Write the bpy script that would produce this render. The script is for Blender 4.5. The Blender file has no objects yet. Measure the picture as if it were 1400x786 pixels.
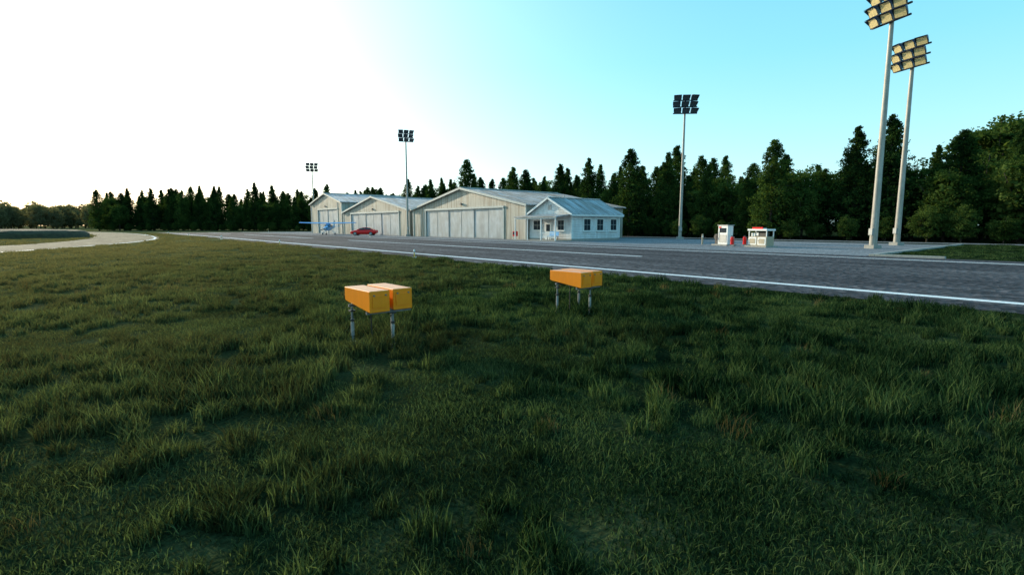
import bpy, math, random
import numpy as np
from mathutils import Vector, Euler, noise
random.seed(7); rng=np.random.default_rng(7)
sc=bpy.context.scene
sc.view_settings.view_transform='Standard'
try: sc.view_settings.look='None'
except Exception: pass
sc.view_settings.exposure=0
R=math.radians

# ------------------------------------------------------------ materials
def nn(nt,t,**k):
    n=nt.nodes.new(t)
    for a,b in k.items(): setattr(n,a,b)
    return n
def new_mat(name):
    m=bpy.data.materials.new(name); m.use_nodes=True
    return m,m.node_tree,m.node_tree.nodes['Principled BSDF']
def mat(name,col,rough=.6,metal=0,scale=4,var=.15,bump=0,bscale=30,spec=.5,wave=None,streak=0,dirt=0):
    m,nt,b=new_mat(name); L=nt.links.new
    tc=nn(nt,'ShaderNodeTexCoord')
    no=nn(nt,'ShaderNodeTexNoise'); no.inputs['Scale'].default_value=scale; no.inputs['Detail'].default_value=6
    L(tc.outputs['Object'],no.inputs['Vector'])
    rp=nn(nt,'ShaderNodeValToRGB')
    c=Vector(col)
    rp.color_ramp.elements[0].position=.3; rp.color_ramp.elements[1].position=.7
    rp.color_ramp.elements[0].color=(*(c*(1-var)),1); rp.color_ramp.elements[1].color=(*(c*(1+var)),1)
    L(no.outputs['Fac'],rp.inputs['Fac'])
    out=rp.outputs['Color']
    if streak:
        mp=nn(nt,'ShaderNodeMapping'); mp.inputs['Scale'].default_value=streak
        L(tc.outputs['Object'],mp.inputs['Vector'])
        n2=nn(nt,'ShaderNodeTexNoise'); n2.inputs['Scale'].default_value=1; n2.inputs['Detail'].default_value=5
        L(mp.outputs['Vector'],n2.inputs['Vector'])
        r2=nn(nt,'ShaderNodeValToRGB'); r2.color_ramp.elements[0].position=.38; r2.color_ramp.elements[1].position=.62
        r2.color_ramp.elements[0].color=(1-dirt,1-dirt*1.15,1-dirt*1.3,1); r2.color_ramp.elements[1].color=(1,1,1,1)
        L(n2.outputs['Fac'],r2.inputs['Fac'])
        mx=nn(nt,'ShaderNodeMix',data_type='RGBA',blend_type='MULTIPLY'); mx.inputs[0].default_value=1
        L(out,mx.inputs[6]); L(r2.outputs['Color'],mx.inputs[7]); out=mx.outputs[2]
    L(out,b.inputs['Base Color'])
    b.inputs['Roughness'].default_value=rough; b.inputs['Metallic'].default_value=metal
    b.inputs['Specular IOR Level'].default_value=spec
    prev=None
    if wave:
        ax,sc_,dist=wave
        w=nn(nt,'ShaderNodeTexWave',wave_type='BANDS',bands_direction=ax); w.inputs['Scale'].default_value=sc_; w.inputs['Distortion'].default_value=0
        L(tc.outputs['Object'],w.inputs['Vector'])
        bp=nn(nt,'ShaderNodeBump'); bp.inputs['Distance'].default_value=dist; bp.inputs['Strength'].default_value=1
        L(w.outputs['Fac'],bp.inputs['Height']); prev=bp
    if bump:
        n3=nn(nt,'ShaderNodeTexNoise'); n3.inputs['Scale'].default_value=bscale; n3.inputs['Detail'].default_value=4
        L(tc.outputs['Object'],n3.inputs['Vector'])
        bp=nn(nt,'ShaderNodeBump'); bp.inputs['Distance'].default_value=bump
        L(n3.outputs['Fac'],bp.inputs['Height'])
        if prev: L(prev.outputs[0],bp.inputs['Normal'])
        prev=bp
    if prev: L(prev.outputs[0],b.inputs['Normal'])
    return m

M={}
M['siding']=mat('beige_metal_siding',(.42,.40,.34),.5,.0,.5,.12,wave=('Y',1.6,.03),streak=(3,3,.25),dirt=.40)
M['siding_side']=mat('beige_metal_siding_side',(.40,.38,.32),.5,.0,.5,.12,wave=('X',1.6,.03),streak=(3,3,.25),dirt=.35)
M['door']=mat('hangar_door_metal',(.42,.44,.45),.45,.1,1.2,.10,wave=('Y',2.2,.008),streak=(1.2,1.2,.6),dirt=.20)
M['doorframe']=mat('door_frame_metal',(.30,.31,.30),.45,.1,3,.10)
M['trim']=mat('cream_trim',(.52,.51,.46),.5,0,3,.1)
M['roof']=mat('galvanised_roof',(.46,.48,.51),.38,.35,.6,.25,streak=(3.2,.25,.25),dirt=.5)
M['roof2']=mat('house_metal_roof',(.46,.49,.52),.4,.3,.8,.2,streak=(3,.3,.3),dirt=.45)
M['white']=mat('white_clapboard',(.70,.71,.71),.55,0,2,.06,wave=('Z',1.6,.03),streak=(2,2,.6),dirt=.15)
M['paintw']=mat('white_paint',(.74,.74,.72),.4,0,6,.06)
M['glass']=mat('dark_glass',(.03,.04,.05),.08,0,3,.1,spec=.6)
M['dark']=mat('dark_rubber',(.02,.02,.022),.6,0,8,.2)
M['metal']=mat('galvanised_steel',(.30,.31,.31),.45,.4,5,.15)
M['legs']=mat('weathered_steel',(.16,.17,.17),.5,.3,14,.35)
M['pole']=mat('pole_steel',(.38,.36,.32),.5,.1,3,.12,streak=(6,6,.3),dirt=.25)
M['fixture']=mat('floodlight_housing',(.035,.042,.055),.45,.2,8,.15)
M['visor']=mat('floodlight_visor',(.05,.085,.17),.45,.2,8,.15)
M['lens']=mat('floodlight_lens_sunlit',(.70,.57,.27),.25,.1,9,.2,spec=.8)  # gold of the sunlit faces is put into the lens colour
M['lensd']=mat('floodlight_lens_dark',(.05,.06,.07),.2,.1,9,.2,spec=.5)  # unlit copy of the lens, its darkness set in the colour
M['orange']=mat('orange_paint',(.98,.27,.002),.30,0,5,.02,bump=.0012,bscale=18,streak=(9,9,2),dirt=.06,spec=.6)
M['red']=mat('red_paint',(.80,.010,.008),.25,0,8,.08,spec=.4)
M['blue']=mat('light_blue_paint',(.18,.48,.82),.3,0,4,.06)
M['tan']=mat('tan_paint',(.36,.30,.21),.55,0,4,.1)
M['conc']=mat('concrete_block',(.30,.29,.26),.85,0,5,.15,bump=.004,bscale=40)
M['bark']=mat('bark',(.045,.033,.024),.9,0,6,.3)
M['yellow']=mat('amber_glass',(.8,.5,.1),.2,0,5,.1)

def dry_haze(nt,L,pos,a0,a1,to):
    # tan for dry turf and for warm haze, painted in by world position
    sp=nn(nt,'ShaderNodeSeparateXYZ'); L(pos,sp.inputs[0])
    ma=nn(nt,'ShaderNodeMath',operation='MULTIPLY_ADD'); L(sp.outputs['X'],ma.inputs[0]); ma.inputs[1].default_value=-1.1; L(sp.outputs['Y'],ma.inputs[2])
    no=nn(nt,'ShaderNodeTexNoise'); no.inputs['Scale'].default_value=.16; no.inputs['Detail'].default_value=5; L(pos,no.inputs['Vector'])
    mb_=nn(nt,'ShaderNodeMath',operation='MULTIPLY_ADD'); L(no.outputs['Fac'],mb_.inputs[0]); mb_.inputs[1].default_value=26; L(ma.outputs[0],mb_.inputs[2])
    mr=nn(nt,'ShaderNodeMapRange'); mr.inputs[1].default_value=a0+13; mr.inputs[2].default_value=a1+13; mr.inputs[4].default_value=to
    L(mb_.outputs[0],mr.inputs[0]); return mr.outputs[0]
def ground_mat():
    m,nt,b=new_mat('grass_soil'); L=nt.links.new
    g=nn(nt,'ShaderNodeNewGeometry')
    def noi(s,d=6):
        n=nn(nt,'ShaderNodeTexNoise'); n.inputs['Scale'].default_value=s; n.inputs['Detail'].default_value=d
        L(g.outputs['Position'],n.inputs['Vector']); return n.outputs['Fac']
    def ramp(f,stops):
        r=nn(nt,'ShaderNodeValToRGB'); e=r.color_ramp.elements
        e[0].position,e[0].color=stops[0][0],(*stops[0][1],1); e[1].position,e[1].color=stops[1][0],(*stops[1][1],1)
        for p,c in stops[2:]:
            x=e.new(p); x.color=(*c,1)
        L(f,r.inputs['Fac']); return r.outputs['Color']
    near=ramp(noi(.9,8),[(.3,(.006,.012,.005)),(.72,(.050,.064,.028)),(.5,(.017,.028,.011))])
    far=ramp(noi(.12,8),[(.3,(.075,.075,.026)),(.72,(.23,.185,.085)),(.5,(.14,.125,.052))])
    mx=nn(nt,'ShaderNodeMix',data_type='RGBA'); L(dry_haze(nt,L,g.outputs['Position'],0,50,1),mx.inputs[0]); L(near,mx.inputs[6]); L(far,mx.inputs[7])  # blends to tan: dry turf plus warm haze put into the soil colour
    fine=ramp(noi(25,3),[(.3,(.5,.5,.5)),(.7,(1.4,1.4,1.4))])
    m2=nn(nt,'ShaderNodeMix',data_type='RGBA',blend_type='MULTIPLY'); m2.inputs[0].default_value=1
    L(mx.outputs[2],m2.inputs[6]); L(fine,m2.inputs[7])
    L(m2.outputs[2],b.inputs['Base Color']); b.inputs['Roughness'].default_value=1; b.inputs['Specular IOR Level'].default_value=0
    bp=nn(nt,'ShaderNodeBump'); bp.inputs['Distance'].default_value=.05; L(noi(14,5),bp.inputs['Height']); L(bp.outputs[0],b.inputs['Normal'])
    return m
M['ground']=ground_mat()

def paved(name,c0,c1,c2,grain,rough,joints=None,bump=.01,g0=.45,g1=1.7):
    m,nt,b=new_mat(name); L=nt.links.new
    g=nn(nt,'ShaderNodeNewGeometry')
    def noi(s,d=6,vec=None):
        n=nn(nt,'ShaderNodeTexNoise'); n.inputs['Scale'].default_value=s; n.inputs['Detail'].default_value=d
        L(vec or g.outputs['Position'],n.inputs['Vector']); return n.outputs['Fac']
    r=nn(nt,'ShaderNodeValToRGB'); e=r.color_ramp.elements
    e[0].position=.3;e[0].color=(*c0,1);e[1].position=.7;e[1].color=(*c2,1);x=e.new(.5);x.color=(*c1,1)
    mp=nn(nt,'ShaderNodeMapping'); mp.inputs['Scale'].default_value=(1,.12,1); L(g.outputs['Position'],mp.inputs['Vector'])
    L(noi(.7,9,mp.outputs['Vector']),r.inputs['Fac'])
    v=nn(nt,'ShaderNodeTexVoronoi'); v.inputs['Scale'].default_value=grain; L(g.outputs['Position'],v.inputs['Vector'])
    r2=nn(nt,'ShaderNodeValToRGB'); r2.color_ramp.elements[0].color=(g0,g0,g0,1); r2.color_ramp.elements[1].color=(g1,g1,g1,1)
    L(v.outputs['Color'],r2.inputs['Fac'])
    mx=nn(nt,'ShaderNodeMix',data_type='RGBA',blend_type='MULTIPLY'); mx.inputs[0].default_value=1
    L(r.outputs['Color'],mx.inputs[6]); L(r2.outputs['Color'],mx.inputs[7]); out=mx.outputs[2]
    if joints:
        br=nn(nt,'ShaderNodeTexBrick'); br.offset=0; br.inputs['Scale'].default_value=1
        br.inputs['Brick Width'].default_value=joints; br.inputs['Row Height'].default_value=joints
        br.inputs['Mortar Size'].default_value=.03
        br.inputs['Color1'].default_value=(1,1,1,1); br.inputs['Color2'].default_value=(.85,.85,.85,1); br.inputs['Mortar'].default_value=(.35,.35,.35,1)
        L(g.outputs['Position'],br.inputs['Vector'])
        m3=nn(nt,'ShaderNodeMix',data_type='RGBA',blend_type='MULTIPLY'); m3.inputs[0].default_value=1
        L(out,m3.inputs[6]); L(br.outputs['Color'],m3.inputs[7]); out=m3.outputs[2]
    L(out,b.inputs['Base Color']); b.inputs['Roughness'].default_value=rough; b.inputs['Specular IOR Level'].default_value=.12
    bp=nn(nt,'ShaderNodeBump'); bp.inputs['Distance'].default_value=bump; L(v.outputs['Distance'],bp.inputs['Height']); L(bp.outputs[0],b.inputs['Normal'])
    return m
M['asphalt']=paved('runway_asphalt',(.030,.029,.033),(.054,.051,.056),(.096,.091,.095),6,.9,g0=.25,g1=2.0,bump=.03)
M['apron']=paved('apron_concrete',(.15,.155,.165),(.20,.205,.215),(.25,.25,.26),8,.8,joints=6,bump=.004)
M['taxi']=paved('taxiway_concrete',(.10,.085,.055),(.14,.115,.072),(.19,.155,.10),6,.95,bump=.004)
M['line']=paved('painted_line',(.66,.66,.66),(.80,.80,.80),(.86,.86,.84),20,.6,bump=.003,g0=.8,g1=1.1)

def leaf_mat(name,c0,c1,c2,trans=.35,ypos=False,isl=.4,tint=(1.2,1.15,.65)):
    m,nt,b=new_mat(name); L=nt.links.new
    nt.nodes.remove(b); out=nt.nodes['Material Output']
    g=nn(nt,'ShaderNodeNewGeometry'); oi=nn(nt,'ShaderNodeObjectInfo')
    no=nn(nt,'ShaderNodeTexNoise'); no.inputs['Scale'].default_value=.55; no.inputs['Detail'].default_value=4
    L(g.outputs['Position'],no.inputs['Vector'])
    a=nn(nt,'ShaderNodeMath',operation='MULTIPLY_ADD'); L(g.outputs['Random Per Island'],a.inputs[0]); a.inputs[1].default_value=isl
    s=nn(nt,'ShaderNodeMath',operation='MULTIPLY_ADD'); L(no.outputs['Fac'],s.inputs[0]); s.inputs[1].default_value=1.4; s.inputs[2].default_value=-.35-isl/2
    L(s.outputs[0],a.inputs[2])
    a2=nn(nt,'ShaderNodeMath',operation='MULTIPLY_ADD'); L(oi.outputs['Random'],a2.inputs[0]); a2.inputs[1].default_value=.34; L(a.outputs[0],a2.inputs[2])
    r=nn(nt,'ShaderNodeValToRGB'); e=r.color_ramp.elements
    e[0].position=.1;e[0].color=(*c0,1);e[1].position=.95;e[1].color=(*c2,1);x=e.new(.5);x.color=(*c1,1)
    L(a2.outputs[0],r.inputs['Fac']); col=r.outputs['Color']
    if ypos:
        mx=nn(nt,'ShaderNodeMix',data_type='RGBA'); L(dry_haze(nt,L,g.outputs['Position'],-2,42,.92),mx.inputs[0]); L(col,mx.inputs[6]); mx.inputs[7].default_value=(.21,.17,.075,1)  # blades fade to tan by position, dry grass and painted sun glow together
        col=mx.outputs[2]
    d=nn(nt,'ShaderNodeBsdfDiffuse'); t=nn(nt,'ShaderNodeBsdfTranslucent'); ms=nn(nt,'ShaderNodeMixShader'); ms.inputs[0].default_value=trans
    tm=nn(nt,'ShaderNodeMix',data_type='RGBA',blend_type='MULTIPLY'); tm.inputs[0].default_value=1; L(col,tm.inputs[6]); tm.inputs[7].default_value=(*tint,1)
    L(col,d.inputs[0]); L(tm.outputs[2],t.inputs[0]); L(d.outputs[0],ms.inputs[1]); L(t.outputs[0],ms.inputs[2]); L(ms.outputs[0],out.inputs[0])
    return m
M['needle']=leaf_mat('conifer_foliage',(.006,.016,.006),(.022,.052,.016),(.085,.135,.030),.42,isl=.5)
M['leaf']=leaf_mat('broadleaf_foliage',(.014,.032,.009),(.040,.078,.020),(.11,.155,.038),.42,isl=.5)
M['farleaf']=leaf_mat('hazy_distant_foliage',(.09,.095,.05),(.15,.145,.08),(.22,.205,.12),.45)  # distance haze painted in as a lighter golden-olive leaf colour
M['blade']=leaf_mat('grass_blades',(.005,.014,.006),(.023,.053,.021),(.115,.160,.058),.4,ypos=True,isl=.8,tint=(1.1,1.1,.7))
M['dry']=leaf_mat('dry_grass_blades',(.07,.05,.02),(.13,.095,.04),(.20,.15,.07),.3)

# ------------------------------------------------------------ mesh helpers
class MB:
    def __init__(s): s.v=[];s.f=[];s.m=[];s.mats=[]
    def mi(s,m):
        if m not in s.mats: s.mats.append(m)
        return s.mats.index(m)
    def add(s,vs,fs,m):
        o=len(s.v); s.v+= [tuple(v) for v in vs]; k=s.mi(m)
        for f in fs: s.f.append([o+i for i in f]); s.m.append(k)
        return s
    def box(s,c,d,m,rz=0,ry=0,rx=0):
        x,y,z=[q/2 for q in d]
        vs=[Vector((a,b,e)) for a in(-x,x) for b in(-y,y) for e in(-z,z)]
        mt=Euler((rx,ry,rz)).to_matrix(); vs=[mt@v+Vector(c) for v in vs]
        return s.add(vs,[(0,1,3,2),(4,6,7,5),(0,4,5,1),(2,3,7,6),(0,2,6,4),(1,5,7,3)],m)
    def b2(s,x0,x1,y0,y1,z0,z1,m): return s.box(((x0+x1)/2,(y0+y1)/2,(z0+z1)/2),(x1-x0,y1-y0,z1-z0),m)
    def tube(s,p,q,r0,r1,m,n=12):
        p,q=Vector(p),Vector(q); z=(q-p).normalized(); a=z.orthogonal().normalized(); b=z.cross(a)
        vs=[];
        for c,r in((p,r0),(q,r1)):
            for i in range(n):
                t=2*math.pi*i/n; vs.append(c+(a*math.cos(t)+b*math.sin(t))*r)
        fs=[(i,(i+1)%n,n+(i+1)%n,n+i) for i in range(n)]+[tuple(range(n))[::-1],tuple(range(n,2*n))]
        return s.add(vs,fs,m)
    def prism_x(s,poly,x0,x1,m):
        n=len(poly); vs=[(x0,y,z) for y,z in poly]+[(x1,y,z) for y,z in poly]
        return s.add(vs,[tuple(range(n)),tuple(range(n,2*n))[::-1]]+[(i,n+i,n+(i+1)%n,(i+1)%n) for i in range(n)],m)
    def loft(s,secs,m,n=16,p=2.5):
        vs=[]
        for x,yc,zc,hw,hh in secs:
            for i in range(n):
                t=2*math.pi*i/n; c,d=math.cos(t),math.sin(t)
                vs.append((x,yc+hw*math.copysign(abs(c)**(2/p),c),zc+hh*math.copysign(abs(d)**(2/p),d)))
        fs=[]
        for k in range(len(secs)-1):
            for i in range(n): fs.append((k*n+i,k*n+(i+1)%n,(k+1)*n+(i+1)%n,(k+1)*n+i))
        fs+=[tuple(range(n))[::-1],tuple(range((len(secs)-1)*n,len(secs)*n))]
        return s.add(vs,fs,m)
    def obj(s,name,parent=None,bevel=0,smooth=False,loc=None,rz=0):
        me=bpy.data.meshes.new(name); me.from_pydata(s.v,[],s.f)
        for q in s.mats: me.materials.append(q)
        me.polygons.foreach_set('material_index',s.m)
        import bmesh
        bm=bmesh.new(); bm.from_mesh(me); bmesh.ops.recalc_face_normals(bm,faces=bm.faces); bm.to_mesh(me); bm.free()
        if smooth:
            me.polygons.foreach_set('use_smooth',[True]*len(me.polygons)); 
            try: me.set_sharp_from_angle(angle=R(40))
            except Exception: pass
        o=bpy.data.objects.new(name,me); sc.collection.objects.link(o)
        if bevel:
            b=o.modifiers.new('bevel','BEVEL'); b.width=bevel; b.segments=2; b.limit_method='ANGLE'
        if parent: o.parent=parent
        if loc: o.location=loc
        if rz: o.rotation_euler[2]=rz
        return o
def empty(name,loc=(0,0,0),rz=0):
    e=bpy.data.objects.new(name,None); sc.collection.objects.link(e); e.location=loc; e.rotation_euler[2]=rz; e.empty_display_size=.3
    return e
def sheet(name,poly,z,m):
    me=bpy.data.meshes.new(name); me.from_pydata([(x,y,z) for x,y in poly],[],[tuple(range(len(poly)))]); me.materials.append(m)
    o=bpy.data.objects.new(name,me); sc.collection.objects.link(o); return o
def rect(name,x0,x1,y0,y1,z,m): return sheet(name,[(x0,y0),(x1,y0),(x1,y1),(x0,y1)],z,m)

# ------------------------------------------------------------ ground and paving  (x = away from runway edge, y = along runway)
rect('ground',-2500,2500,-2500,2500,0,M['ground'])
rect('runway',14.6,35.5,-220,150,.008,M['asphalt'])
rect('apron_pavement',35.5,61,9.6,146,.008,M['apron'])
rect('service_road',64.5,68.0,-160,160,.008,M['apron'])
def strip_parts(name,segs,z):
    vs=[];fs=[]
    for x0,x1,y0,y1 in segs:
        o=len(vs); vs+=[(x0,y0,z),(x1,y0,z),(x1,y1,z),(x0,y1,z)]; fs.append((o,o+1,o+2,o+3))
    me=bpy.data.meshes.new(name); me.from_pydata(vs,[],fs); me.materials.append(M['line'])
    o=bpy.data.objects.new(name,me); sc.collection.objects.link(o)
strip_parts('runway_markings',[(16.25,16.65,-220,149),(32.8,33.15,-220,149)]+[(24.7,25.05,17.8,60),(24.7,25.05,72,110),(24.7,25.05,122,146),(24.7,25.05,-40,-2)],.014)
kb=MB(); kb.b2(35.6,62,9.2,9.5,-.05,.12,M['conc']); kb.b2(35.6,35.9,6.0,9.2,-.05,.12,M['conc']); kb.obj('apron_kerb',bevel=.02)
pts=[(-24,22),(-14,38),(-6,52),(2,72),(5.5,95),(6,130),(2,165),(-8,195),(-24,215)]
def cr(p,k):
    out=[]
    P=[Vector(q) for q in p]
    for i in range(len(P)-1):
        a=P[max(i-1,0)];b=P[i];c=P[i+1];d=P[min(i+2,len(P)-1)]
        for j in range(k):
            t=j/k; out.append(.5*((2*b)+(c-a)*t+(2*a-5*b+4*c-d)*t*t+(3*b-a-3*c+d)*t**3))
    out.append(P[-1]); return out
C=cr(pts,8)
def ribbon(name,C,o0,o1,z,m):
    vs=[];fs=[]
    for i,p in enumerate(C):
        t=(C[min(i+1,len(C)-1)]-C[max(i-1,0)]).normalized(); n=Vector((t.y,-t.x))
        a=p+n*o0;b=p+n*o1; vs+=[(a.x,a.y,z),(b.x,b.y,z)]
    for i in range(len(C)-1): fs.append((2*i,2*i+1,2*i+3,2*i+2))
    me=bpy.data.meshes.new(name); me.from_pydata(vs,[],fs); me.materials.append(m)
    o=bpy.data.objects.new(name,me); sc.collection.objects.link(o)
ribbon('taxiway',C,-4,4,.006,M['taxi'])
ribbon('taxiway_edge_line',C,3.35,3.6,.011,M['line'])
mb=MB(); n=48; prof=[(10.5,-.05),(10.4,.55),(10.0,.95),(9,1.12),(5,1.2),(0.01,1.25)]
vs=[];fs=[]
for r,z in prof:
    for i in range(n):
        t=2*math.pi*i/n; rr=r*(1+.03*noise.noise(Vector((math.cos(t)*2,math.sin(t)*2,z)))); vs.append((rr*math.cos(t),rr*math.sin(t),z+(.06*noise.noise(Vector((t*3,r,0))) if z>0 else 0)))
for k in range(len(prof)-1):
    for i in range(n): fs.append((k*n+i,k*n+(i+1)%n,(k+1)*n+(i+1)%n,(k+1)*n+i))
M['mound']=mat('mound_turf',(.045,.043,.020),.95,0,2,.4,bump=.05,bscale=6)
mb.add(vs,fs,M['mound']); mb.obj('earth_mound',smooth=True,loc=(-9,104,0))

# ------------------------------------------------------------ hangars
def hangar(x0,x1,y0,y1,eave,apex,dy0,dy1,dh,np_):
    E=empty('aircraft_hangar',((x0+x1)/2,(y0+y1)/2,0)); cx,cy=E.location[:2]
    yc=(y0+y1)/2-cy; Y0,Y1=y0-cy,y1-cy; X0,X1=x0-cx,x1-cx; a,b=dy0-cy,dy1-cy
    rz=lambda y: apex-(apex-eave)*abs(y-yc)/((Y1-Y0)/2)
    T=.2
    w=MB()
    w.prism_x([(b,0),(Y1,0),(Y1,eave),(b,rz(b))],X0,X0+T,M['siding'])
    w.prism_x([(Y0,0),(a,0),(a,rz(a)),(Y0,eave)],X0,X0+T,M['siding'])
    w.prism_x([(a,dh),(b,dh),(b,rz(b)),(yc,apex),(a,rz(a))],X0,X0+T,M['siding'])
    w.prism_x([(Y0,0),(Y1,0),(Y1,eave),(yc,apex),(Y0,eave)],X1-T,X1,M['siding'])
    w.obj('walls',E)
    w=MB()
    w.b2(X0+T,X1-T,Y0,Y0+T,0,eave,M['siding_side']); w.b2(X0+T,X1-T,Y1-T,Y1,0,eave,M['siding_side'])
    w.obj('side_walls',E)
    r=MB(); ov=.35; th=.12
    for sgn in(-1,1):
        hy=(Y1-Y0)/2; sl=(apex-eave)/hy
        ye=yc+sgn*(hy+ov); ze=eave-sl*ov
        poly=[(yc,apex+.01),(ye,ze+.01),(ye,ze+th),(yc,apex+th+.01)]
        r.prism_x(poly,X0-ov,X1+ov,M['roof'])
        n=int((X1-X0)/.6)
        L_=math.hypot(hy+ov,sl*(hy+ov)); ang=math.atan2(ze-apex,ye-yc)
        for i in range(n+1):
            xx=X0-ov+.05+i*(X1-X0+2*ov-.1)/n
            r.box((xx,(yc+ye)/2,(apex+ze)/2+th+.03),(.05,L_*.99,.05),M['roof'],rx=ang if sgn>0 else ang+math.pi)
    r.box(((X0+X1)/2,yc,apex+th+.05),(X1-X0+2*ov,.5,.08),M['trim'])
    r.obj('roof',E)
    t=MB()
    for sgn in(-1,1):
        hy=(Y1-Y0)/2; sl=(apex-eave)/hy; L_=math.hypot(hy+ov,sl*(hy+ov)); ang=math.atan2(-sl*(hy+ov),sgn*(hy+ov))
        t.box((X0-ov-.03,yc+sgn*(hy+ov)/2,(apex+eave-sl*ov)/2+.02),(.05,L_,.28),M['trim'],rx=ang if sgn>0 else ang+math.pi)
    for y in(Y0+.1,Y1-.1,a-.12,b+.12): t.box((X0-.04,y,(eave if abs(y-yc)>((b-a)/2+.5) else dh)/2),(.07,.22,(eave if abs(y-yc)>((b-a)/2+.5) else dh)-.02),M['trim'])
    t.box((X0-.07,(a+b)/2,dh+.14),(.14,b-a+.5,.26),M['trim'])
    t.obj('trim',E)
    d=MB(); wl=(b-a)/np_
    for i in range(np_):
        off=.05+.05*(i%2); ya=a+i*wl
        d.b2(X0+off,X0+off+.04,ya+.01,ya+wl-.01,.03,dh-.02,M['door'])
        for yy in(ya+.06,ya+wl-.06): d.box((X0+off-.012,yy,dh/2),(.02,.08,dh-.08),M['doorframe'])
        for zz in(.12,dh-.12): d.box((X0+off-.014,ya+wl/2,zz),(.02,wl-.24,.07),M['doorframe'])
    d.b2(X0+.3,X0+.36,a-.1,b+.1,0,dh,M['dark'])
    d.box((X0+.1,(a+b)/2,.014),(.3,b-a,.02),M['metal'])
    d.obj('door_leaves',E)
    l=MB(); l.box((X0-.12,yc,dh+.75),(.2,.35,.2),M['fixture']); l.tube((X0-.02,yc,dh+.9),(X0-.25,yc,dh+.95),.03,.03,M['metal']); l.obj('wall_lamp',E)
    return E
hangar(42.5,61.5,47.55,75.5,4.3,7.0,52.1,71.4,4.05,6)
hangar(42.5,61.5,76.7,104.5,4.3,7.0,80.5,100.5,4.0,6)
hangar(42.5,60.5,105.2,123.5,6.6,8.7,107.5,119,5.2,4)

# ------------------------------------------------------------ white office house
H=empty('office_house',(47.2,43.8,0)); cx,cy=47.2,43.8
X0,X1,Y0,Y1=42.9-cx,51.4-cx,40.3-cy,47.4-cy; ev,ap=3.15,4.95; yc=(Y0+Y1)/2
w=MB(); w.prism_x([(Y0,0),(Y1,0),(Y1,ev),(yc,ap),(Y0,ev)],X0,X1,M['white']); w.obj('walls',H)
w=MB(); w.b2(X0-.05,X1+.05,Y0-.05,Y0+.02,0,.25,M['conc']); w.b2(X0-.05,X0+.02,Y0+.03,Y1,0,.25,M['conc'])
for x,y in((X0-.02,Y0-.02),(X1+.02,Y0-.02)): w.box((x,y,ev/2+.13),(.16,.16,ev-.28),M['paintw'])
w.obj('base_and_corner_boards',H)
r=MB(); ov=.4; hy=(Y1-Y0)/2; sl=(ap-ev)/hy
for sgn in(-1,1):
    o_=ov if sgn<0 else .1
    ye=yc+sgn*(hy+o_); ze=ev-sl*o_
    r.prism_x([(yc,ap+.01),(ye,ze+.01),(ye,ze+.1),(yc,ap+.12)],X0-ov,X1+ov,M['roof2'])
    L_=math.hypot(hy+o_,sl*(hy+o_)); ang=math.atan2(ze-ap,ye-yc)
    for i in range(22):
        xx=X0-ov+.04+i*(X1-X0+2*ov-.08)/21
        r.box((xx,(yc+ye)/2,(ap+ze)/2+.13),(.035,L_*.99,.05),M['roof2'],rx=ang if sgn>0 else ang+math.pi)
    r.box((X0-ov-.02,(yc+ye)/2,(ap+ze)/2+.02),(.04,L_,.22),M['paintw'],rx=ang if sgn>0 else ang+math.pi)
    r.box((X1+ov+.02,(yc+ye)/2,(ap+ze)/2+.02),(.04,L_,.22),M['paintw'],rx=ang if sgn>0 else ang+math.pi)
r.box(((X0+X1)/2,yc,ap+.16),(X1-X0+2*ov,.3,.06),M['paintw'])
r.b2(X0-ov,X1+ov,Y0-ov-.06,Y0-ov-.01,ev-sl*ov-.12,ev-sl*ov+.06,M['paintw'])
r.tube((X0+3,yc+.6,ap-.6),(X0+3,yc+.6,ap+.45),.09,.09,M['metal'])
r.obj('roof',H)
def win(o,c,w_,h,axis):
    def bx(u,z,du,dz,dep,off,m):
        if axis=='y': o.box((c[0]+u,c[1]-off,c[2]+z),(du,dep,dz),m)
        else: o.box((c[0]-off,c[1]+u,c[2]+z),(dep,du,dz),m)
    bx(0,0,w_,h,.02,.012,M['glass'])
    for s_ in(-1,1):
        bx(s_*(w_/2+.05),0,.11,h+.2,.08,.04,M['paintw']); bx(0,s_*(h/2+.05),w_-.01,.1,.08,.04,M['paintw'])
    bx(0,0,w_,.05,.03,.035,M['doorframe']); bx(0,0,.03,h-.01,.028,.036,M['doorframe'])
    bx(0,-h/2-.13,w_+.3,.06,.16,.08,M['paintw'])
o=MB()
for x in(-1.7,.6,3.1): win(o,(x,Y0,1.85),1.15,1.3,'y')
win(o,(X0,yc-1.9,1.8),1.0,1.1,'x'); win(o,(X0,yc+2.1,1.8),1.3,1.1,'x')
o.box((X0-.03,yc+.2,1.08),(.06,1.0,2.1),M['paintw']); o.box((X0-.07,yc+.2,1.5),(.02,.6,.8),M['glass']); o.tube((X0-.06,yc-.15,1.0),(X0-.14,yc-.15,1.0),.03,.03,M['metal'])
o.box((X0-.02,yc,3.9),(.04,.6,.6),M['metal'])
o.obj('windows_and_door',H)
p=MB(); px=X0-2.5
p.add([(X0-.01,Y0-.2,3.0),(X0-.01,Y1+.0,3.0),(px-.2,Y1+.0,2.68),(px-.2,Y0-.2,2.68),(X0-.01,Y0-.2,3.08),(X0-.01,Y1+.0,3.08),(px-.2,Y1+.0,2.78),(px-.2,Y0-.2,2.78)],[(0,1,2,3),(4,7,6,5),(0,3,7,4),(1,5,6,2),(3,2,6,7),(0,4,5,1)],M['roof2'])
p.b2(px-.05,px+.07,Y0,Y1-.1,2.52,2.68,M['paintw'])
for y in(Y0+.1,Y0+2.4,Y0+4.7,Y1-.2): p.box((px,y,1.3),(.12,.12,2.42),M['paintw'])
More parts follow.
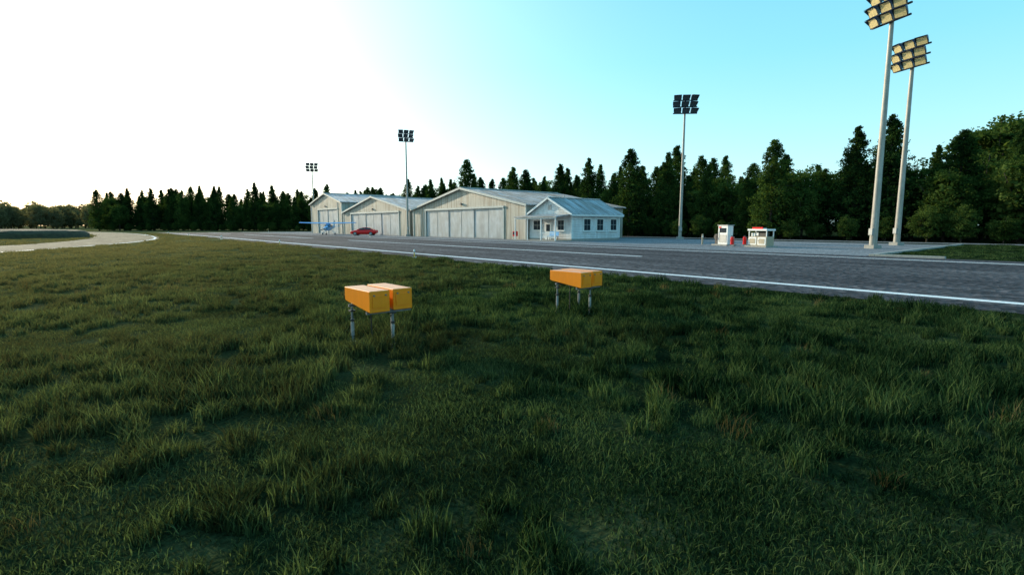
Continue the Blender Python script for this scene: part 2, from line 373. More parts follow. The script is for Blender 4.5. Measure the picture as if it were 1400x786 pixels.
p.b2(px-.2,X0-.06,Y0-.1,Y1-.05,-.02,.1,M['conc'])
for y0_,y1_ in((Y0+.16,Y0+2.34),):
    for z in(.45,.95): p.b2(px-.03,px+.03,y0_,y1_,z-.03,z+.03,M['paintw'])
    for i in range(10): p.b2(px-.015,px+.015,y0_+.1+i*.22,y0_+.13+i*.22,.48,.92,M['paintw'])
p.obj('porch',H)
b=empty('porch_bench',(41.6,42.0,.1)); q=MB()
q.box((0,0,.45),(.45,1.5,.06),M['blue']); q.box((.22,0,.75),(.05,1.5,.45),M['blue'],ry=.12)
for yy in(-.65,.65):
    for xx in(-.18,.18): q.box((xx,yy,.22),(.06,.06,.42),M['dark'])
q.obj('seat_and_frame',b,bevel=.01)
b=empty('red_newspaper_box',(41.6,48.6,0.01)); q=MB(); q.box((0,0,.75),(.45,.5,.6),M['red']); q.box((-.23,0,.8),(.02,.36,.35),M['glass']); q.box((0,0,.22),(.12,.12,.44),M['dark']); q.box((0,0,.02),(.4,.4,.04),M['dark']); q.obj('box_and_stand',b,bevel=.01)

# ------------------------------------------------------------ floodlight masts
def mast(x,y,h,face,r=.24,cs=1.0,lens='lens'):
    E=empty('floodlight_mast',(x,y,0),face)
    p=MB(); p.tube((0,0,-.1),(0,0,h),r,r*.5,M['pole'],16); p.box((0,0,.12),(.8,.8,.3),M['conc'])
    for i in range(4):
        t=math.pi/4+i*math.pi/2; p.tube((.28*math.cos(t),.28*math.sin(t),.2),(.28*math.cos(t),.28*math.sin(t),.36),.03,.03,M['metal'],6)
    p.box((-r-.02,0,1.3),(.18,.3,.5),M['metal'])
    p.obj('pole',E,smooth=True)
    c=MB()
    for k in range(3):
        z=h-.25-k*.80*cs
        c.box((-.1,0,z-.32*cs),(.12,3.0*cs,.12),M['fixture'])
        for j in range(3):
            yy=((j-1)*1.0+(.12 if k%2 else 0))*cs
            mt=Euler((0,R(-26),R((j-1)*-12))).to_matrix()
            o_=Vector((-.35,yy,z))
            def P(v): return tuple(mt@Vector(v)*cs+o_)
            W,Hh=.45,.37
            vs=[P((-.22,-W,-Hh)),P((-.22,W,-Hh)),P((-.22,W,Hh)),P((-.22,-W,Hh)),P((.28,-W*.6,-Hh*.6)),P((.28,W*.6,-Hh*.6)),P((.28,W*.6,Hh*.6)),P((.28,-W*.6,Hh*.6))]
            c.add(vs,[(0,3,2,1),(4,5,6,7),(0,1,5,4),(1,2,6,5),(2,3,7,6),(3,0,4,7)],M['fixture'])
            e=.07
            vs=[P((-.235,-W+e,-Hh+e)),P((-.235,W-e,-Hh+e)),P((-.235,W-e,Hh-e)),P((-.235,-W+e,Hh-e))]
            c.add(vs,[(0,1,2,3)],M[lens])
            vs=[P((-.22,-W,Hh)),P((-.22,W,Hh)),P((-.45,W,Hh+.04)),P((-.45,-W,Hh+.04)),P((-.22,-W,Hh+.02)),P((-.22,W,Hh+.02)),P((-.45,W,Hh+.06)),P((-.45,-W,Hh+.06))]
            c.add(vs,[(0,1,2,3),(4,7,6,5),(0,4,5,1),(1,5,6,2),(2,6,7,3),(3,7,4,0)],M['visor'])
            for s_ in(-1,1):
                vs=[P((-.22,s_*W,Hh)),P((-.22,s_*W,-Hh*.2)),P((-.45,s_*W,Hh)),P((-.22,s_*(W+.02),Hh)),P((-.22,s_*(W+.02),-Hh*.2)),P((-.45,s_*(W+.02),Hh))]
                c.add(vs,[(0,1,2),(3,5,4),(0,3,4,1),(1,4,5,2),(2,5,3,0)],M['visor'])
            c.tube(P((.1,0,-Hh*.6)),(-.1,yy,z-.3*cs),.035,.035,M['metal'],6)
    c.obj('floodlight_cluster',E)
mast(47.3,12.4,18.9,R(-25),.27)
mast(56.4,13.0,17.5,R(-25),.26)
mast(60.5,37.4,18.1,R(45),.22,1,'lensd')
mast(41.8,76.1,17.0,R(70),.2,.8,'lensd')
mast(47.5,136,17.6,R(70),.2,.95,'lensd')

# ------------------------------------------------------------ PAPI light units
def papi(x,y,rz=0):
    E=empty('papi_light_unit',(x,y,0),rz)
    b=MB(); A=.198; w=.155
    for s_ in(-A,A):
        dy=.0 if s_<0 else .06
        b.prism_x([(-.44+dy,.565),(.40+dy,.655),(.44+dy,.68),(.44+dy,.87),(-.44+dy,.875)],s_-w,s_+w,M['orange'])
    b.obj('housings',E,bevel=.010)
    b=MB()
    for s_ in(-A,A):
        dy=.0 if s_<0 else .06
        b.box((s_,-.4465+dy,.72),(.23,.012,.17),M['orange'])
        for u in(-.09,.09): b.tube((s_+u,-.46+dy,.81),(s_+u,-.44+dy,.81),.012,.012,M['legs'],8)
    b.b2(-.35,.35,-.33,-.29,.53,.572,M['legs']); b.b2(-.38,.38,.22,.26,.58,.62,M['legs'])
    b.b2(-.03,.03,-.29,.22,.54,.58,M['legs'])
    for xx,yy in((.06,-.31),(-.33,.24),(.33,.24)):
        b.tube((xx,yy,.0),(xx,yy,.57),.018,.018,M['legs'],10); b.tube((xx,yy,.14),(xx,yy,.34),.027,.027,M['metal'],10); b.tube((xx,yy,.0),(xx,yy,.05),.05,.045,M['legs'],10)
        b.box((xx,yy,.52),(.08,.08,.02),M['dark']); b.tube((xx,yy,.36),(xx,yy,.39),.032,.032,M['dark'],8)
    b.tube((-.10,.1,.56),(-.06,.14,-.02),.010,.010,M['dark'],8)
    b.obj('legs_and_frame',E)
    f=MB()
    for xx,yy in((.06,-.31),(-.33,.24),(.33,.24)): f.tube((xx,yy,-.05),(xx,yy,.015),.08,.08,M['conc'],14)
    f.obj('footings',E)
papi(3.42,7.17,0); papi(7.85,7.2,0)

def edge_light(x,y):
    E=empty('runway_edge_light',(x,y,0)); b=MB()
    b.tube((0,0,0),(0,0,.05),.14,.12,M['paintw'],14); b.tube((0,0,.05),(0,0,.32),.03,.03,M['yellow'],8); b.tube((0,0,.32),(0,0,.37),.07,.07,M['metal'],12)
    b.tube((0,0,.37),(0,0,.47),.06,.035,M['paintw'],12); b.obj('lamp',E)
for y in(-15,25.2,50,75,100,125): edge_light(14.2,y)
for y in(0,75,130): edge_light(34.6,y)

# ------------------------------------------------------------ fuel point
F=empty('fuel_dispenser',(44.2,22.9,0),R(-20)); b=MB()
b.box((0,0,.06),(1.1,1.9,.12),M['conc'])
b.box((0,-.15,.95),(.6,1.15,1.66),M['paintw']); b.box((0,-.15,1.80),(.72,1.3,.06),M['metal'])
b.box((-.31,-.15,1.35),(.03,.8,.4),M['glass']); b.box((-.31,-.15,.62),(.02,.95,.7),M['metal'])
b.box((-.05,.68,.55),(.4,.35,.9),M['dark']); b.tube((-.3,.68,.75),(.2,.68,.75),.26,.26,M['dark'],16)
b.tube((-.35,.35,1.2),(-.45,.5,.5),.025,.025,M['dark'],8); b.tube((-.45,.5,.5),(-.32,.62,.9),.025,.025,M['dark'],8)
b.box((-.31,.2,1.62),(.02,.3,.12),M['red'])
b.obj('cabinet_and_hose',F,bevel=.01)
K=empty('self_service_fuel_kiosk',(43.2,19.2,0),R(-20)); b=MB()
b.box((0,0,.06),(1.3,2.3,.12),M['conc']); b.box((0,0,.5),(.8,1.9,.76),M['tan'])
for yy in(-.48,.48):
    b.box((-.41,yy,.5),(.03,.82,.62),M['paintw']); b.box((-.43,yy,.5),(.02,.6,.42),M['tan']); b.tube((-.42,yy+.3,.55),(-.47,yy+.3,.55),.03,.03,M['dark'],8)
for xx in(-.36,.36):
    for yy in(-.9,.9): b.box((xx,yy,1.12),(.07,.07,.5),M['paintw'])
b.box((.1,0,1.06),(.4,1.1,.36),M['dark']); b.box((-.12,.3,1.06),(.03,.3,.25),M['paintw']); b.box((0,.65,1.02),(.4,.4,.28),M['paintw'])
b.box((0,0,1.42),(.95,2.0,.14),M['paintw']); b.box((-.42,0,1.56),(.05,1.1,.16),M['red']); b.box((-.2,0,1.53),(.3,1.2,.06),M['paintw'])
b.obj('cabinets_and_canopy',K,bevel=.01)
def extinguisher(x,y):
    E=empty('fire_extinguisher',(x,y,0)); b=MB()
    b.loft([(0.15,0,0,.02,.02),(.17,0,0,.13,.13),(.75,0,0,.13,.13),(.83,0,0,.05,.05)],M['red'],16,2)
    o=b.obj('cylinder',E,smooth=True); o.rotation_euler=(0,R(-90),0)
    c=MB(); c.box((0,0,.88),(.06,.16,.08),M['dark']); c.tube((0,.08,.86),(-.12,.14,.4),.018,.018,M['dark'],8)
    c.box((.16,0,.40),(.03,.24,.8),M['metal']); c.box((.05,0,.03),(.45,.4,.06),M['metal']); c.obj('valve_hose_and_stand',E)
extinguisher(42.9,21.5); extinguisher(43.9,20.9)
def bollard(x,y):
    b=MB(); b.tube((0,0,-.05),(0,0,.95),.08,.08,M['tan'],12); b.tube((0,0,.95),(0,0,1.0),.08,.03,M['tan'],12); b.tube((0,0,.7),(0,0,.8),.083,.083,M['paintw'],12); b.obj('bollard',loc=(x,y,0))
bollard(44.6,25.2)

# ------------------------------------------------------------ red car
def car(x,y,rz):
    E=empty('parked_car',(x,y,0),rz); b=MB()
    secs=[(-2.30,0,.68,.62,.20),(-2.22,0,.66,.80,.32),(-1.6,0,.64,.90,.40),(-.8,0,.62,.92,.42),(.5,0,.61,.92,.41),(1.2,0,.60,.91,.38),(1.8,0,.56,.87,.33),(2.18,0,.52,.76,.26),(2.30,0,.50,.60,.18)]
    b.loft(secs,M['red'],20,4)
    b.obj('body',E,smooth=True)
    g=MB()
    g.loft([(-1.75,0,.95,.60,.08),(-1.2,0,1.08,.68,.26),(-.6,0,1.12,.70,.31),(.1,0,1.12,.70,.30),(.6,0,1.05,.68,.22),(1.15,0,.93,.62,.06)],M['glass'],20,3.2)
    g.obj('windows',E,smooth=True)
    g=MB()
    g.loft([(-1.15,0,1.34,.50,.02),(-.6,0,1.41,.58,.035),(.1,0,1.40,.58,.035),(.42,0,1.33,.5,.02)],M['red'],20,3)
    for s_ in(-1,1):
        g.tube((.42,s_*.56,1.33),(1.12,s_*.74,.96),.035,.04,M['red'],8); g.tube((-1.15,s_*.54,1.32),(-1.8,s_*.72,.98),.04,.06,M['red'],8); g.tube((-.3,s_*.60,1.40),(-.35,s_*.78,.95),.03,.04,M['red'],8)
        g.box((.75,s_*.98,1.0),(.12,.16,.1),M['red'])
        g.box((2.2,s_*.6,.60),(.14,.3,.1),M['glass']); g.box((-2.24,s_*.58,.76),(.1,.36,.1),M['dark'])
    g.box((2.28,0,.38),(.06,.9,.12),M['dark']); g.box((-2.28,0,.42),(.06,.6,.14),M['paintw'])
    g.obj('roof_and_pillars',E,smooth=True)
    w=MB()
    for xx in(-1.38,1.38):
        for s_ in(-1,1):
            w.tube((xx,s_*.74,.33),(xx,s_*.945,.33),.33,.33,M['dark'],24); w.tube((xx,s_*.94,.33),(xx,s_*.96,.33),.22,.20,M['metal'],12)
    w.obj('wheels',E,smooth=True)
car(38.9,86.6,math.atan2(.645,-.764))

# ------------------------------------------------------------ light aircraft
def plane(x,y,rz):
    E=empty('light_aircraft',(x,y,0),rz); b=MB()
    b.loft([(-4.6,0,1.55,.05,.12),(-3.6,0,1.5,.14,.2),(-2.2,0,1.42,.28,.36),(-.9,0,1.40,.46,.56),(.2,0,1.45,.54,.66),(1.0,0,1.38,.52,.60),(1.5,0,1.22,.48,.40),(2.2,0,1.18,.42,.34),(2.5,0,1.18,.22,.22)],M['blue'],20,2.6)
    b.obj('fuselage',E,smooth=True)
    g=MB(); g.loft([(.95,0,1.75,.42,.2),(1.25,0,1.62,.45,.20),(1.5,0,1.5,.36,.1)],M['glass'],16,3)
    for s_ in(-1,1): g.box((.35,s_*.53,1.68),(1.0,.04,.36),M['glass']); g.box((-.7,s_*.45,1.62),(.6,.05,.3),M['glass'])
    g.obj('windows',E,smooth=True)
    w=MB()
    for s_ in(-1,1):
        st=[(0,1.6,0),(3.0,1.55,.06),(5.2,1.1,.14)]
        vs=[]
        for yy,ch,dz in st:
            xl=.95; z=2.12+dz
            for px_,pz in((0,0),(-.25,.11),(-.6,.08),(-1,0),(-.6,-.03),(-.2,-.04)): vs.append((xl+px_*ch,s_*yy,z+pz*ch))
        fs=[]
        for k in range(2):
            for i in range(6): fs.append((k*6+i,k*6+(i+1)%6,(k+1)*6+(i+1)%6,(k+1)*6+i))
        fs+=[(12,13,14,15,16,17)]
        w.add(vs,fs,M['blue'])
        w.tube((.4,s_*.5,.95),(.4,s_*2.6,2.12),.045,.035,M['paintw'],8)
        w.box((-4.15,s_*.8,1.6),(.85,1.5,.06),M['blue'])
    w.add([(-3.5,-.03,1.6),(-4.6,-.03,1.6),(-4.9,-.03,2.8),(-4.35,-.03,2.8),(-3.5,.03,1.6),(-4.6,.03,1.6),(-4.9,.03,2.8),(-4.35,.03,2.8)],[(0,1,2,3),(4,7,6,5),(0,4,5,1),(1,5,6,2),(2,6,7,3),(3,7,4,0)],M['paintw'])
    w.obj('wings_and_tail',E)
    u=MB()
    for s_ in(-1,1):
        u.tube((.1,s_*.4,.95),(.1,s_*1.15,.25),.05,.035,M['paintw'],8); u.tube((.1,s_*1.07,.22),(.1,s_*1.23,.22),.22,.22,M['dark'],16)
        u.loft([(-.3,s_*1.15,.28,.03,.05),(.1,s_*1.15,.32,.12,.16),(.45,s_*1.15,.26,.04,.07)],M['paintw'],12,2)
    u.tube((1.9,0,.9),(1.95,0,.2),.04,.04,M['metal'],8); u.tube((1.95,-.07,.18),(1.95,.07,.18),.18,.18,M['dark'],16)
    u.tube((2.5,0,1.18),(2.78,0,1.18),.16,.03,M['paintw'],12)
    u.box((2.6,.45,1.35),(.03,.95,.13),M['dark'],rx=R(20)); u.box((2.6,-.45,1.02),(.03,.95,.13),M['dark'],rx=R(20))
    u.obj('landing_gear_and_propeller',E,smooth=True)
plane(37.0,98.3,R(-125))

# ------------------------------------------------------------ quads from numpy
def quad_mesh(name,V,mats,mi=None,extra=None):
    n=len(V); me=bpy.data.meshes.new(name)
    co=V.reshape(-1,3); F=np.arange(n*4).reshape(n,4)
    ev,ef,em=([],[],[]) if extra is None else extra
    allv=np.vstack([co,np.array(ev).reshape(-1,3)]) if len(ev) else co
    nf=n+len(ef)
    me.vertices.add(len(allv)); me.vertices.foreach_set('co',allv.astype(np.float32).ravel())
    loops=list(F.ravel())+[len(co)+i for f in ef for i in f]
    tot=[4]*n+[len(f) for f in ef]; start=np.concatenate([[0],np.cumsum(tot)[:-1]])
    me.loops.add(len(loops)); me.loops.foreach_set('vertex_index',np.array(loops,dtype=np.int32))
    me.polygons.add(nf); me.polygons.foreach_set('loop_start',start.astype(np.int32)); 
    for m in mats: me.materials.append(m)
    idx=np.concatenate([np.zeros(n,dtype=np.int32) if mi is None else mi,np.array(em,dtype=np.int32)])
    me.polygons.foreach_set('material_index',idx.astype(np.int32))
    me.update(calc_edges=True); me.validate(); return me
def leaves(cent,size,aspect=.55):
    n=len(cent)
    a=rng.normal(size=(n,3)); a/=np.linalg.norm(a,axis=1)[:,None]
    b=rng.normal(size=(n,3)); b-= (a*b).sum(1)[:,None]*a; b/=np.linalg.norm(b,axis=1)[:,None]
    s=size[:,None]
    return np.stack([cent-a*s,cent-b*s*aspect,cent+a*s,cent+b*s*aspect],axis=1)
def trunk_parts(h,r,limbs):
    mb=MB(); mb.tube((0,0,-.2),(0,0,h*.45),r,r*.6,None,9); mb.tube((0,0,h*.45),(0,0,h*.93),r*.6,r*.12,None,7)
    for p,q,rr in limbs: mb.tube(p,q,rr,rr*.3,None,5)
    return (mb.v,mb.f,[1]*len(mb.f))
def conifer(name,h,rad,seed,shape=1.0):
    random.seed(seed); cents=[];sizes=[];limbs=[]
    nc=int(230*h/12)
    prof=lambda zz: (min(1,max(0,zz-.01)/.12)**.6)*(max(0,1-(max(0,zz-.14)/.87)**(2.5*shape)))
    for k in range(nc):
        u=(k+random.random())/nc; z=h*(.05+.94*u**.92)
        zz=z/h
        pr=rad*prof(zz)*(.80+.34*random.random())+.03
        a=random.random()*6.283+k*2.4
        rr=pr*random.uniform(.65,1.0) if random.random()<.8 else pr*.25
        c=np.array([rr*math.cos(a),rr*math.sin(a),z-.10*rr])
        cr_=random.uniform(.38,.70)*(1-.60*zz**2)
        m=48
        p=np.clip(rng.normal(size=(m,3)),-1.6,1.6)*np.array([1,1,.7])*cr_*.6
        cents.append(c+p); sizes.append(rng.uniform(.08,.18,m)*(1-.3*zz))
        if k%4==0: limbs.append(((0,0,z-.1),tuple(c),.06*(1-zz)+.012))
    m=1700
    zz=rng.uniform(.06,.93,m); a=rng.uniform(0,6.283,m); pr=rad*np.array([prof(q) for q in zz])*.68*np.sqrt(rng.uniform(0,1,m))
    cents.append(np.stack([pr*np.cos(a),pr*np.sin(a),zz*h],1)); sizes.append(rng.uniform(.2,.34,m)*(1-.4*zz))
    V=leaves(np.vstack(cents),np.concatenate(sizes))
    return quad_mesh(name,V,[M['needle'],M['bark']],None,trunk_parts(h,.2,limbs))
def broadleaf(name,h,rad,seed,matl):
    random.seed(seed); cents=[];sizes=[];limbs=[]
    for k in range(190):
        while True:
            p=np.array([random.uniform(-1,1) for _ in range(3)]); 
            l=np.linalg.norm(p)
            if .35<l<1: break
        lump=1+.25*noise.noise(Vector((p[0]*1.7+seed,p[1]*1.7,p[2]*1.7)))
        c=np.array([p[0]*rad*lump,p[1]*rad*lump,h*.56+p[2]*h*.38*lump])
        cr_=random.uniform(.5,.8); m=50
        cents.append(c+np.clip(rng.normal(size=(m,3)),-1.4,1.4)*np.array([1,1,.7])*cr_*.6); sizes.append(rng.uniform(.07,.19,m))
        if k%5==0: limbs.append(((0,0,h*random.uniform(.25,.5)),tuple(c),.08))
    m=900; p=np.clip(rng.normal(size=(m,3)),-1.5,1.5)*np.array([rad*.4,rad*.4,h*.17])+np.array([0,0,h*.54]); cents.append(p); sizes.append(rng.uniform(.25,.4,m))
    V=leaves(np.vstack(cents),np.concatenate(sizes),.7)
    return quad_mesh(name,V,[matl,M['bark']],None,trunk_parts(h,.22,limbs))
CON=[conifer(f'conifer_{i}',12+random.Random(i).uniform(-.5,1),rd,11+i,sh) for i,(rd,sh) in enumerate([(2.2,1),(2.5,1.2),(2.0,.8),(2.4,.95),(2.1,1.35),(2.6,.75)])]
BRO=[broadleaf(f'broadleaf_{i}',10.5,rd,40+i,M['leaf']) for i,rd in enumerate([3.6,3.1,4.0])]
FAR=[broadleaf(f'far_broadleaf_{i}',12,3.8,60+i,M['farleaf']) for i in range(2)]

rnd=random.Random(3)
def along(path,step,jit):
    P=[Vector(p) for p in path]; out=[]; carry=0
    for a,b in zip(P,P[1:]):
        L_=(b-a).length; t=carry
        n=Vector(((b-a).y,-(b-a).x)).normalized()
        while t<L_:
            p=a+(b-a)*(t/L_)+n*rnd.uniform(-jit,jit); out.append((p.x,p.y)); t+=step*rnd.uniform(.7,1.35)
        carry=t-L_
    return out
front=[(73,-30),(72,60),(71,128),(62,150),(40,181),(14,203),(6,208)]
for i,(x,y) in enumerate(along(front,4.7,1.8)):
    con=rnd.random()<(.85 if y>30 else .7)
    me=rnd.choice(CON if con else BRO)
    o=bpy.data.objects.new('pine_tree' if con else 'broadleaf_tree',me); sc.collection.objects.link(o)
    s=rnd.choice([rnd.uniform(.72,.90),rnd.uniform(.92,1.12)])
    if not con: s*=.85
    o.location=(x,y,0); o.scale=(s*rnd.uniform(.9,1.12),)*2+(s*rnd.uniform(.95,1.12),); o.rotation_euler=(0,0,rnd.uniform(0,6.28))
for x,y,s in((67.5,95.5,1.4),(69.5,78,1.1),(69,52,1.2),(70,30,1.1),(72,4,1.15)):
    o=bpy.data.objects.new('pine_tree',CON[1]); sc.collection.objects.link(o); o.location=(x,y,0); o.scale=(s,s,s)
def proto_coll(name,meshes):
    c=bpy.data.collections.new(name)
    for i,me in enumerate(meshes):
        o=bpy.data.objects.new(f'{name}_{i}',me); c.objects.link(o)
    return c
def scatter(name,pts,rots,scs,idx,coll):
    me=bpy.data.meshes.new(name); me.vertices.add(len(pts)); me.vertices.foreach_set('co',np.array(pts,dtype=np.float32).ravel())
    for nm,ty,data in(('rz','FLOAT',rots),('pi','INT',idx)):
        at=me.attributes.new(nm,ty,'POINT'); at.data.foreach_set('value',np.array(data,dtype=np.float32 if ty=='FLOAT' else np.int32))
    at=me.attributes.new('sv','FLOAT_VECTOR','POINT'); at.data.foreach_set('vector',np.array(scs,dtype=np.float32).ravel())
    o=bpy.data.objects.new(name,me); sc.collection.objects.link(o)
    ng=bpy.data.node_groups.new(name+'_gn','GeometryNodeTree'); ng.interface.new_socket('Geometry',in_out='INPUT',socket_type='NodeSocketGeometry'); ng.interface.new_socket('Geometry',in_out='OUTPUT',socket_type='NodeSocketGeometry')
    N=ng.nodes.new; L=ng.links.new
    gi=N('NodeGroupInput');go=N('NodeGroupOutput'); ip=N('GeometryNodeInstanceOnPoints'); ci=N('GeometryNodeCollectionInfo')
    ci.inputs['Collection'].default_value=coll; ci.inputs['Separate Children'].default_value=True; ci.inputs['Reset Children'].default_value=True
    def attr(nm,t):
        a=N('GeometryNodeInputNamedAttribute'); a.data_type=t; a.inputs['Name'].default_value=nm; return a.outputs['Attribute']
    L(gi.outputs[0],ip.inputs['Points']); L(ci.outputs[0],ip.inputs['Instance']); ip.inputs['Pick Instance'].default_value=True
    L(attr('pi','INT'),ip.inputs['Instance Index']); cb=N('ShaderNodeCombineXYZ'); L(attr('rz','FLOAT'),cb.inputs[2]); L(cb.outputs[0],ip.inputs['Rotation'])
    L(attr('sv','FLOAT_VECTOR'),ip.inputs['Scale']); L(ip.outputs[0],go.inputs[0])
    md=o.modifiers.new('gn','NODES'); md.node_group=ng; return o
tp=[];tr=[];ts=[];ti=[]
def addt(x,y,s,k,z=0): tp.append((x,y,z));tr.append(rnd.uniform(0,6.28));ts.append((s*rnd.uniform(.9,1.15),)*2+(s*rnd.uniform(.95,1.1),));ti.append(k)
for off,st in((5,4.6),(10,4.8),(16,5.2),(23,6)):
    path=[(73+off,-45),(72+off,60),(71+off,130),(62+off*.8,152+off*.6),(40+off*.6,181+off*.8),(14+off*.5,203+off),(5+off*.1,208+off)]
    for x,y in along(path,st,2.2):
        con=rnd.random()<.66
        addt(x,y,(rnd.uniform(.72,1.12) if con else rnd.uniform(.8,1.08))+.004*off,rnd.choice([0,1,2,3,4,5]) if con else rnd.choice([6,7,8]))
for x,y in along([(71,-40),(70,128),(60,150),(38,180),(8,206)],3.0,1.6):
    s=rnd.uniform(.18,.42); addt(x,y,s,rnd.choice([6,7,8]),-.15*s*10)
for i in range(44): addt(rnd.uniform(94,122),rnd.uniform(-25,16),rnd.uniform(1.35,1.75),rnd.choice([6,7,8,7]))
scatter('forest_trees',tp,tr,ts,ti,proto_coll('forest_proto',CON+BRO))
tp=[];tr=[];ts=[];ti=[]
for i in range(420):
    y=rnd.uniform(330,450); x=rnd.uniform(-330,16)
    addt(x,y,rnd.uniform(.9,1.25)*1.1,rnd.choice([0,1]),-1.5)
scatter('distant_trees',tp,tr,ts,ti,proto_coll('far_proto',FAR))

# ------------------------------------------------------------ grass
def clump(name,n,rad,h0,h1,w,lean,m):
    a=rng.uniform(0,6.283,n); r=rad*np.sqrt(rng.uniform(0,1,n)); bx=r*np.cos(a); by=r*np.sin(a)
    h=rng.uniform(h0,h1,n)*(1-.35*r/rad); la=rng.uniform(0,6.283,n); ln=h*rng.uniform(.1,lean,n)
    ux,uy=np.cos(la),np.sin(la); wa=rng.uniform(0,6.283,n); wx,wy=np.cos(wa)*w/2,np.sin(wa)*w/2
    z0=np.zeros(n)-.01
    base=np.stack([bx,by,z0],1); mid=np.stack([bx+ux*ln*.35,by+uy*ln*.35,h*.6],1); tip=np.stack([bx+ux*ln,by+uy*ln,h],1)
    W=np.stack([wx,wy,z0*0],1)
    V=np.stack([base-W,base+W,mid+W*.8,mid-W*.8,tip+W*.1,tip-W*.1],1).reshape(-1,3)
    o=(np.arange(n)*6)[:,None]
    F=np.concatenate([o+np.array([[0,1,2,3]]),o+np.array([[3,2,4,5]])],0)
    me=bpy.data.meshes.new(name); me.from_pydata(V.tolist(),[],F.tolist()); me.materials.append(m); return me
B_=M['blade']
G=[clump('short_a',210,.34,.02,.07,.007,1.5,B_),clump('short_b',200,.34,.03,.10,.007,1.5,B_),
   clump('tuft_a',80,.09,.07,.19,.009,.8,B_),clump('tuft_b',110,.13,.10,.27,.009,.7,B_),
   clump('dry_a',36,.16,.12,.30,.006,.6,M['dry']),clump('wide_a',140,.40,.05,.16,.016,1.0,B_),clump('wide_b',110,.26,.10,.28,.016,.7,B_)]
gp=[];gr=[];gs=[];gi_=[]
cam_az=R(40.2)
def zone(r0,r1,dens,kind):
    half=R(68); area=half*(r1*r1-r0*r0); n=int(area*dens)
    for _ in range(n):
        r=math.sqrt(rnd.uniform(r0*r0,r1*r1)); a=cam_az+rnd.uniform(-half,half)
        x,y=r*math.sin(a),r*math.cos(a)
        if x>14.5: continue
        if y>20:
            dmin=min((C[i].x-x)**2+(C[i].y-y)**2 for i in range(0,len(C)))
            if dmin<4.3**2: continue
            if (x+9)**2+(y-104)**2<10.6**2: continue
        t=noise.noise(Vector((x*.33,y*.33,3)))+.6*noise.noise(Vector((x*1.3,y*1.3,9)))
        band=.28 if r>5.2 else -.05
        if kind==0:
            if t+band>.0 and rnd.random()<.85: k=rnd.choice([2,2,3] if r<5.5 else [2,3,3]); s=rnd.uniform(.5,1.1)*(1+.6*max(0,t+band))
            else:
                if t<-.28 and rnd.random()<.35: continue
                k=rnd.choice([0,1]); s=rnd.uniform(.8,1.15)
            if rnd.random()<.022 and t>-.1: k=4; s=rnd.uniform(.5,1.1)
            sc3=(s,s,s*rnd.uniform(.8,1.1))
        elif kind==1:
            if t+.15>0: k=rnd.choice([5,6,3,2]); s=rnd.uniform(.6,1.25)
            else: k=rnd.choice([1,5]); s=rnd.uniform(.6,.9)
            if rnd.random()<.05: k=4; s=rnd.uniform(.7,1.2)
            sc3=(s,s,s*rnd.uniform(.7,1.15))
        else:
            k=rnd.choice([5,6]); s=rnd.uniform(1.4,2.4) if kind==2 else rnd.uniform(2.5,4)
            sc3=(s,s,rnd.uniform(.4,1.0)*(1+.6*max(0,t)))
        gp.append((x,y,0));gr.append(rnd.uniform(0,6.28));gs.append(sc3);gi_.append(k)
zone(.3,6,21,0); zone(6,13,20,0); zone(13,28,8,1); zone(28,60,1.3,2); zone(60,130,.25,3)
for _ in range(1500):
    x,y=rnd.uniform(36.5,64),rnd.uniform(-25,9); gp.append((x,y,0));gr.append(rnd.uniform(0,6.28));s=rnd.uniform(1,1.8);gs.append((s,s,rnd.uniform(.3,.7)));gi_.append(rnd.choice([5,6]))
print('grass',len(gp))
scatter('grass',gp,gr,gs,gi_,proto_coll('grass_proto',G))

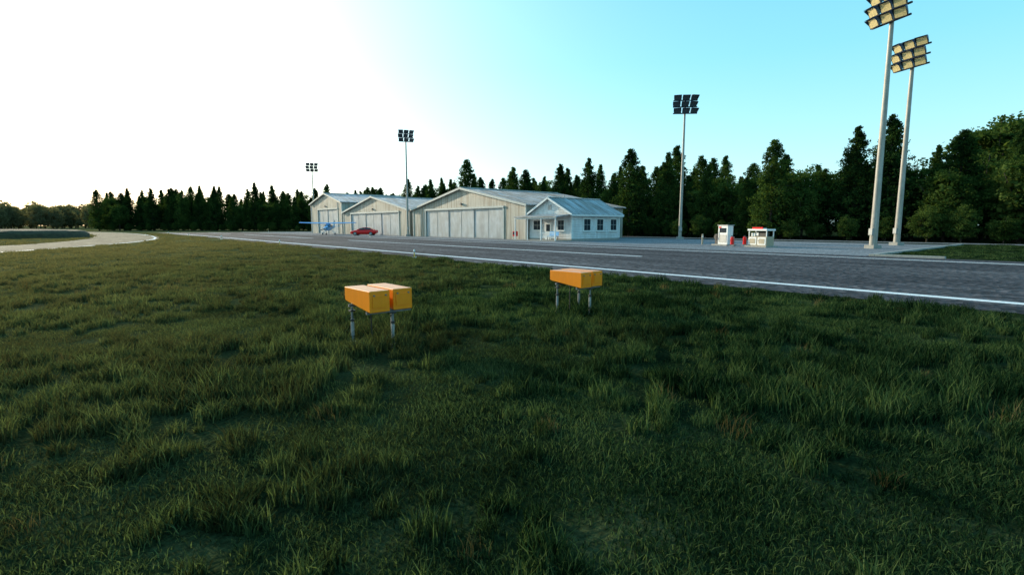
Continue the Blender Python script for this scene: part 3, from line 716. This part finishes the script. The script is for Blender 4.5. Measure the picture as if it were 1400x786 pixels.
# ------------------------------------------------------------ light
EL=R(15); AZ=R(-10)
sd=Vector((math.sin(AZ)*math.cos(EL),math.cos(AZ)*math.cos(EL),math.sin(EL)))
su=bpy.data.lights.new('sun','SUN'); su.energy=5.0; su.angle=R(.5); su.color=(1,.86,.62)
so=bpy.data.objects.new('sun',su); sc.collection.objects.link(so); so.rotation_euler=sd.to_track_quat('Z','Y').to_euler(); so.location=(0,0,40)
W=bpy.data.worlds.new('World'); sc.world=W; W.use_nodes=True; nt=W.node_tree; bg=nt.nodes['Background']; L=nt.links.new
sk=nn(nt,'ShaderNodeTexSky'); sk.sky_type='NISHITA'; sk.sun_disc=False; sk.sun_elevation=EL; sk.sun_rotation=AZ%(2*math.pi)
sk.air_density=1.0; sk.dust_density=1.0; sk.ozone_density=1.0; sk.altitude=0
tc=nn(nt,'ShaderNodeTexCoord'); dt=nn(nt,'ShaderNodeVectorMath',operation='DOT_PRODUCT'); L(tc.outputs['Generated'],dt.inputs[0]); dt.inputs[1].default_value=sd
mxx=nn(nt,'ShaderNodeMath',operation='MAXIMUM'); L(dt.outputs['Value'],mxx.inputs[0]); mxx.inputs[1].default_value=0
pw=nn(nt,'ShaderNodeMath',operation='POWER'); L(mxx.outputs[0],pw.inputs[0]); pw.inputs[1].default_value=5
ml=nn(nt,'ShaderNodeVectorMath',operation='SCALE'); ml.inputs[0].default_value=(10,7.5,6.0); L(pw.outputs[0],ml.inputs['Scale'])
ad=nn(nt,'ShaderNodeVectorMath',operation='ADD'); L(sk.outputs[0],ad.inputs[0]); L(ml.outputs[0],ad.inputs[1])
sp=nn(nt,'ShaderNodeSeparateXYZ'); L(tc.outputs['Generated'],sp.inputs[0])
cr_=nn(nt,'ShaderNodeValToRGB'); e=cr_.color_ramp.elements
e[0].position=0; e[0].color=(.44,.84,.90,1); e[1].position=.75; e[1].color=(.06,.42,.68,1); x=e.new(.28); x.color=(.18,.69,.86,1)
L(sp.outputs['Z'],cr_.inputs['Fac'])
m10=nn(nt,'ShaderNodeVectorMath',operation='SCALE'); L(cr_.outputs['Color'],m10.inputs[0]); m10.inputs['Scale'].default_value=9
ad2=nn(nt,'ShaderNodeVectorMath',operation='ADD'); L(ad.outputs[0],ad2.inputs[0]); L(m10.outputs[0],ad2.inputs[1])
L(ad2.outputs[0],bg.inputs['Color']); bg.inputs['Strength'].default_value=.1

# ------------------------------------------------------------ camera
cd=bpy.data.cameras.new('camera'); cd.lens=18; cd.sensor_width=36; cd.clip_end=6000; cd.clip_start=.05
co=bpy.data.objects.new('camera',cd); sc.collection.objects.link(co); co.location=(0,0,1.8); co.rotation_euler=(R(90-6.92),0,-cam_az)
sc.camera=co
